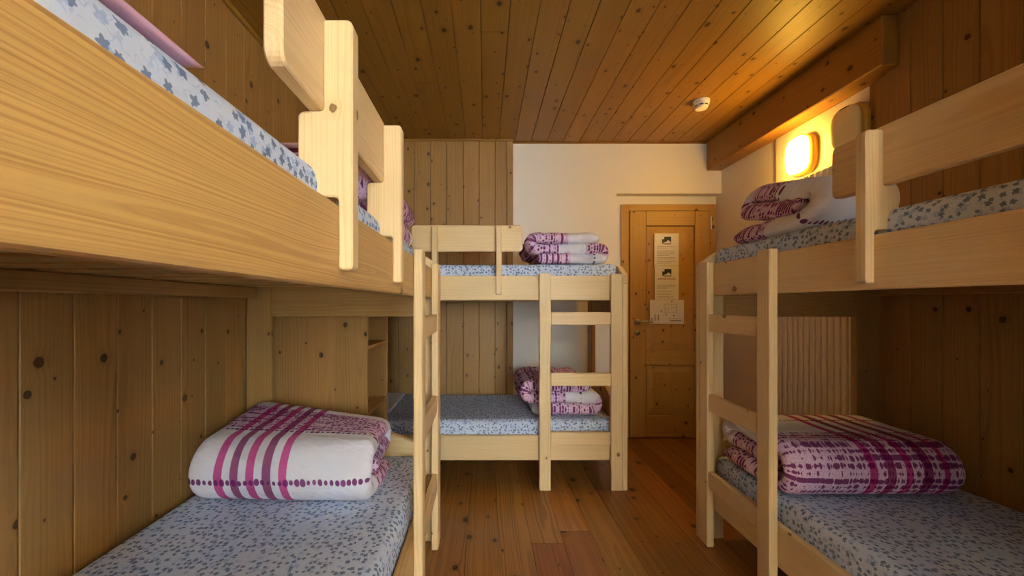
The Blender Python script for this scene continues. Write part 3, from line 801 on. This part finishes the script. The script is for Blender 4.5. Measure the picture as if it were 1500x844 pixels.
# ------------------------------------------------------------------ radiator, lamps, smoke detector
rd = empty('radiator', (2.03, 2.5, 0.12), 'tall cream ribbed radiator on the white wall behind the right bunk', 'radiator')
first = None
n = 17
for i in range(n):
    yc = 2.15+0.0435*i
    if first is None:
        pts = fillet([(-0.026, -0.0172), (0.010, -0.0172), (0.010, 0.0172), (-0.026, 0.0172)], [0.010, 0.002, 0.002, 0.010], 6)
        first = finish('rib', prismbm(pts, 2, 0.03, 1.885, 0.006), ENAMEL, rd)
        first.location = (0, yc-2.5, 0)
    else:
        c = first.copy(); COL.objects.link(c); c.parent = rd; c.location = (0, yc-2.5, 0)
finish('gap_shade_panel', boxbm((0.0105, 2.135-2.5, 0.05), (0.022, 2.15+0.0435*(n-1)+0.015-2.5, 1.84), 0.002), DARKGAP, rd)  # dark plate added to stand in for the shade between the ribs
for z in (0.10, 1.80):
    finish('header_tube', tubebm([(0.031, 2.13-2.5, z), (0.031, 2.15+0.0435*(n-1)+0.02-2.5, z)], 0.008), ENAMEL, rd, smooth=True)
finish('wall_bracket', boxbm((0.024, 2.4-2.5, 1.70), (0.0415, 2.43-2.5, 1.74), 0.001), ENAMEL, rd)
finish('wall_bracket', boxbm((0.024, 2.7-2.5, 1.70), (0.0415, 2.73-2.5, 1.74), 0.001), ENAMEL, rd)
finish('foot', boxbm((-0.01, 2.2-2.5, -0.12), (0.01, 2.22-2.5, 0.035), 0.002), ENAMEL, rd)
finish('foot', boxbm((-0.01, 2.8-2.5, -0.12), (0.01, 2.82-2.5, 0.035), 0.002), ENAMEL, rd)

def superpad(c, hy, hz, x0, x1, n=40, k=3.2, dome=0.4):
    """rounded-square pad on the wall, bulging towards -X"""
    bm = bmesh.new(); rings = []
    steps = [(1.0, 0.0), (1.0, 0.55), (0.97, 0.75), (0.88, 0.90), (0.65, 0.98), (0.3, 1.0)]
    for s, t in steps:
        ring = []
        for i in range(n):
            a = 2*math.pi*i/n
            ca, sa = math.cos(a), math.sin(a)
            yy_ = math.copysign(abs(ca)**(2/k), ca)*hy*s; zz = math.copysign(abs(sa)**(2/k), sa)*hz*s
            ring.append(bm.verts.new((c[0]+x0+(x1-x0)*t, c[1]+yy_, c[2]+zz)))
        rings.append(ring)
    for A, B in zip(rings, rings[1:]):
        for i in range(n): bm.faces.new((A[i], B[i], B[(i+1) % n], A[(i+1) % n]))
    bm.faces.new(rings[0]); bm.faces.new(rings[-1])
    return bm
for yy_, zz, lit, lab in ((2.53, 2.160, True, 'lit oval wall lamp glowing yellow above the radiator'), (2.19, 2.185, False, 'unlit oval wall lamp under the end of the beam, beside the boarding')):
    r = empty('wall_lamp', (2.0715, yy_, zz), lab, 'lamp')
    finish('lamp_body', superpad((0, 0, 0), 0.098, 0.124, 0, -0.050), AMBER, r, smooth=True)
    finish('lamp_glass', superpad((0, 0, 0), 0.088, 0.114, -0.0505, -0.076), GLOW if lit else DIFF, r, smooth=True)
    if not lit:
        finish('lamp_rim', superpad((0, 0.0, 0.10), 0.05, 0.016, -0.02, -0.072), DARKPL, r, smooth=True)

sd = empty('smoke_detector', (1.52, 2.755, ZC), 'round white smoke detector on the ceiling near the beam', 'smoke detector')
finish('mounting_base', lathebm([(0.0, -0.0005), (0.054, -0.0005), (0.054, -0.016), (0.0, -0.016)], 32), WHITEPL, sd, smooth=False)
finish('sensor_head', lathebm([(0.0, -0.0165), (0.050, -0.0165), (0.050, -0.030), (0.044, -0.034), (0.044, -0.044), (0.038, -0.056), (0.020, -0.060), (0.0, -0.060)], 32), WHITEPL, sd, smooth=False)
for a in range(8):
    th = a*math.pi/4+0.3
    bm = boxbm((0.0435, -0.012, -0.043), (0.0455, 0.012, -0.036), 0.0)
    finish('vent_slot', bm, DARKPL, sd, lambda x, y, z, th=th: (x*math.cos(th)-y*math.sin(th), x*math.sin(th)+y*math.cos(th), z))
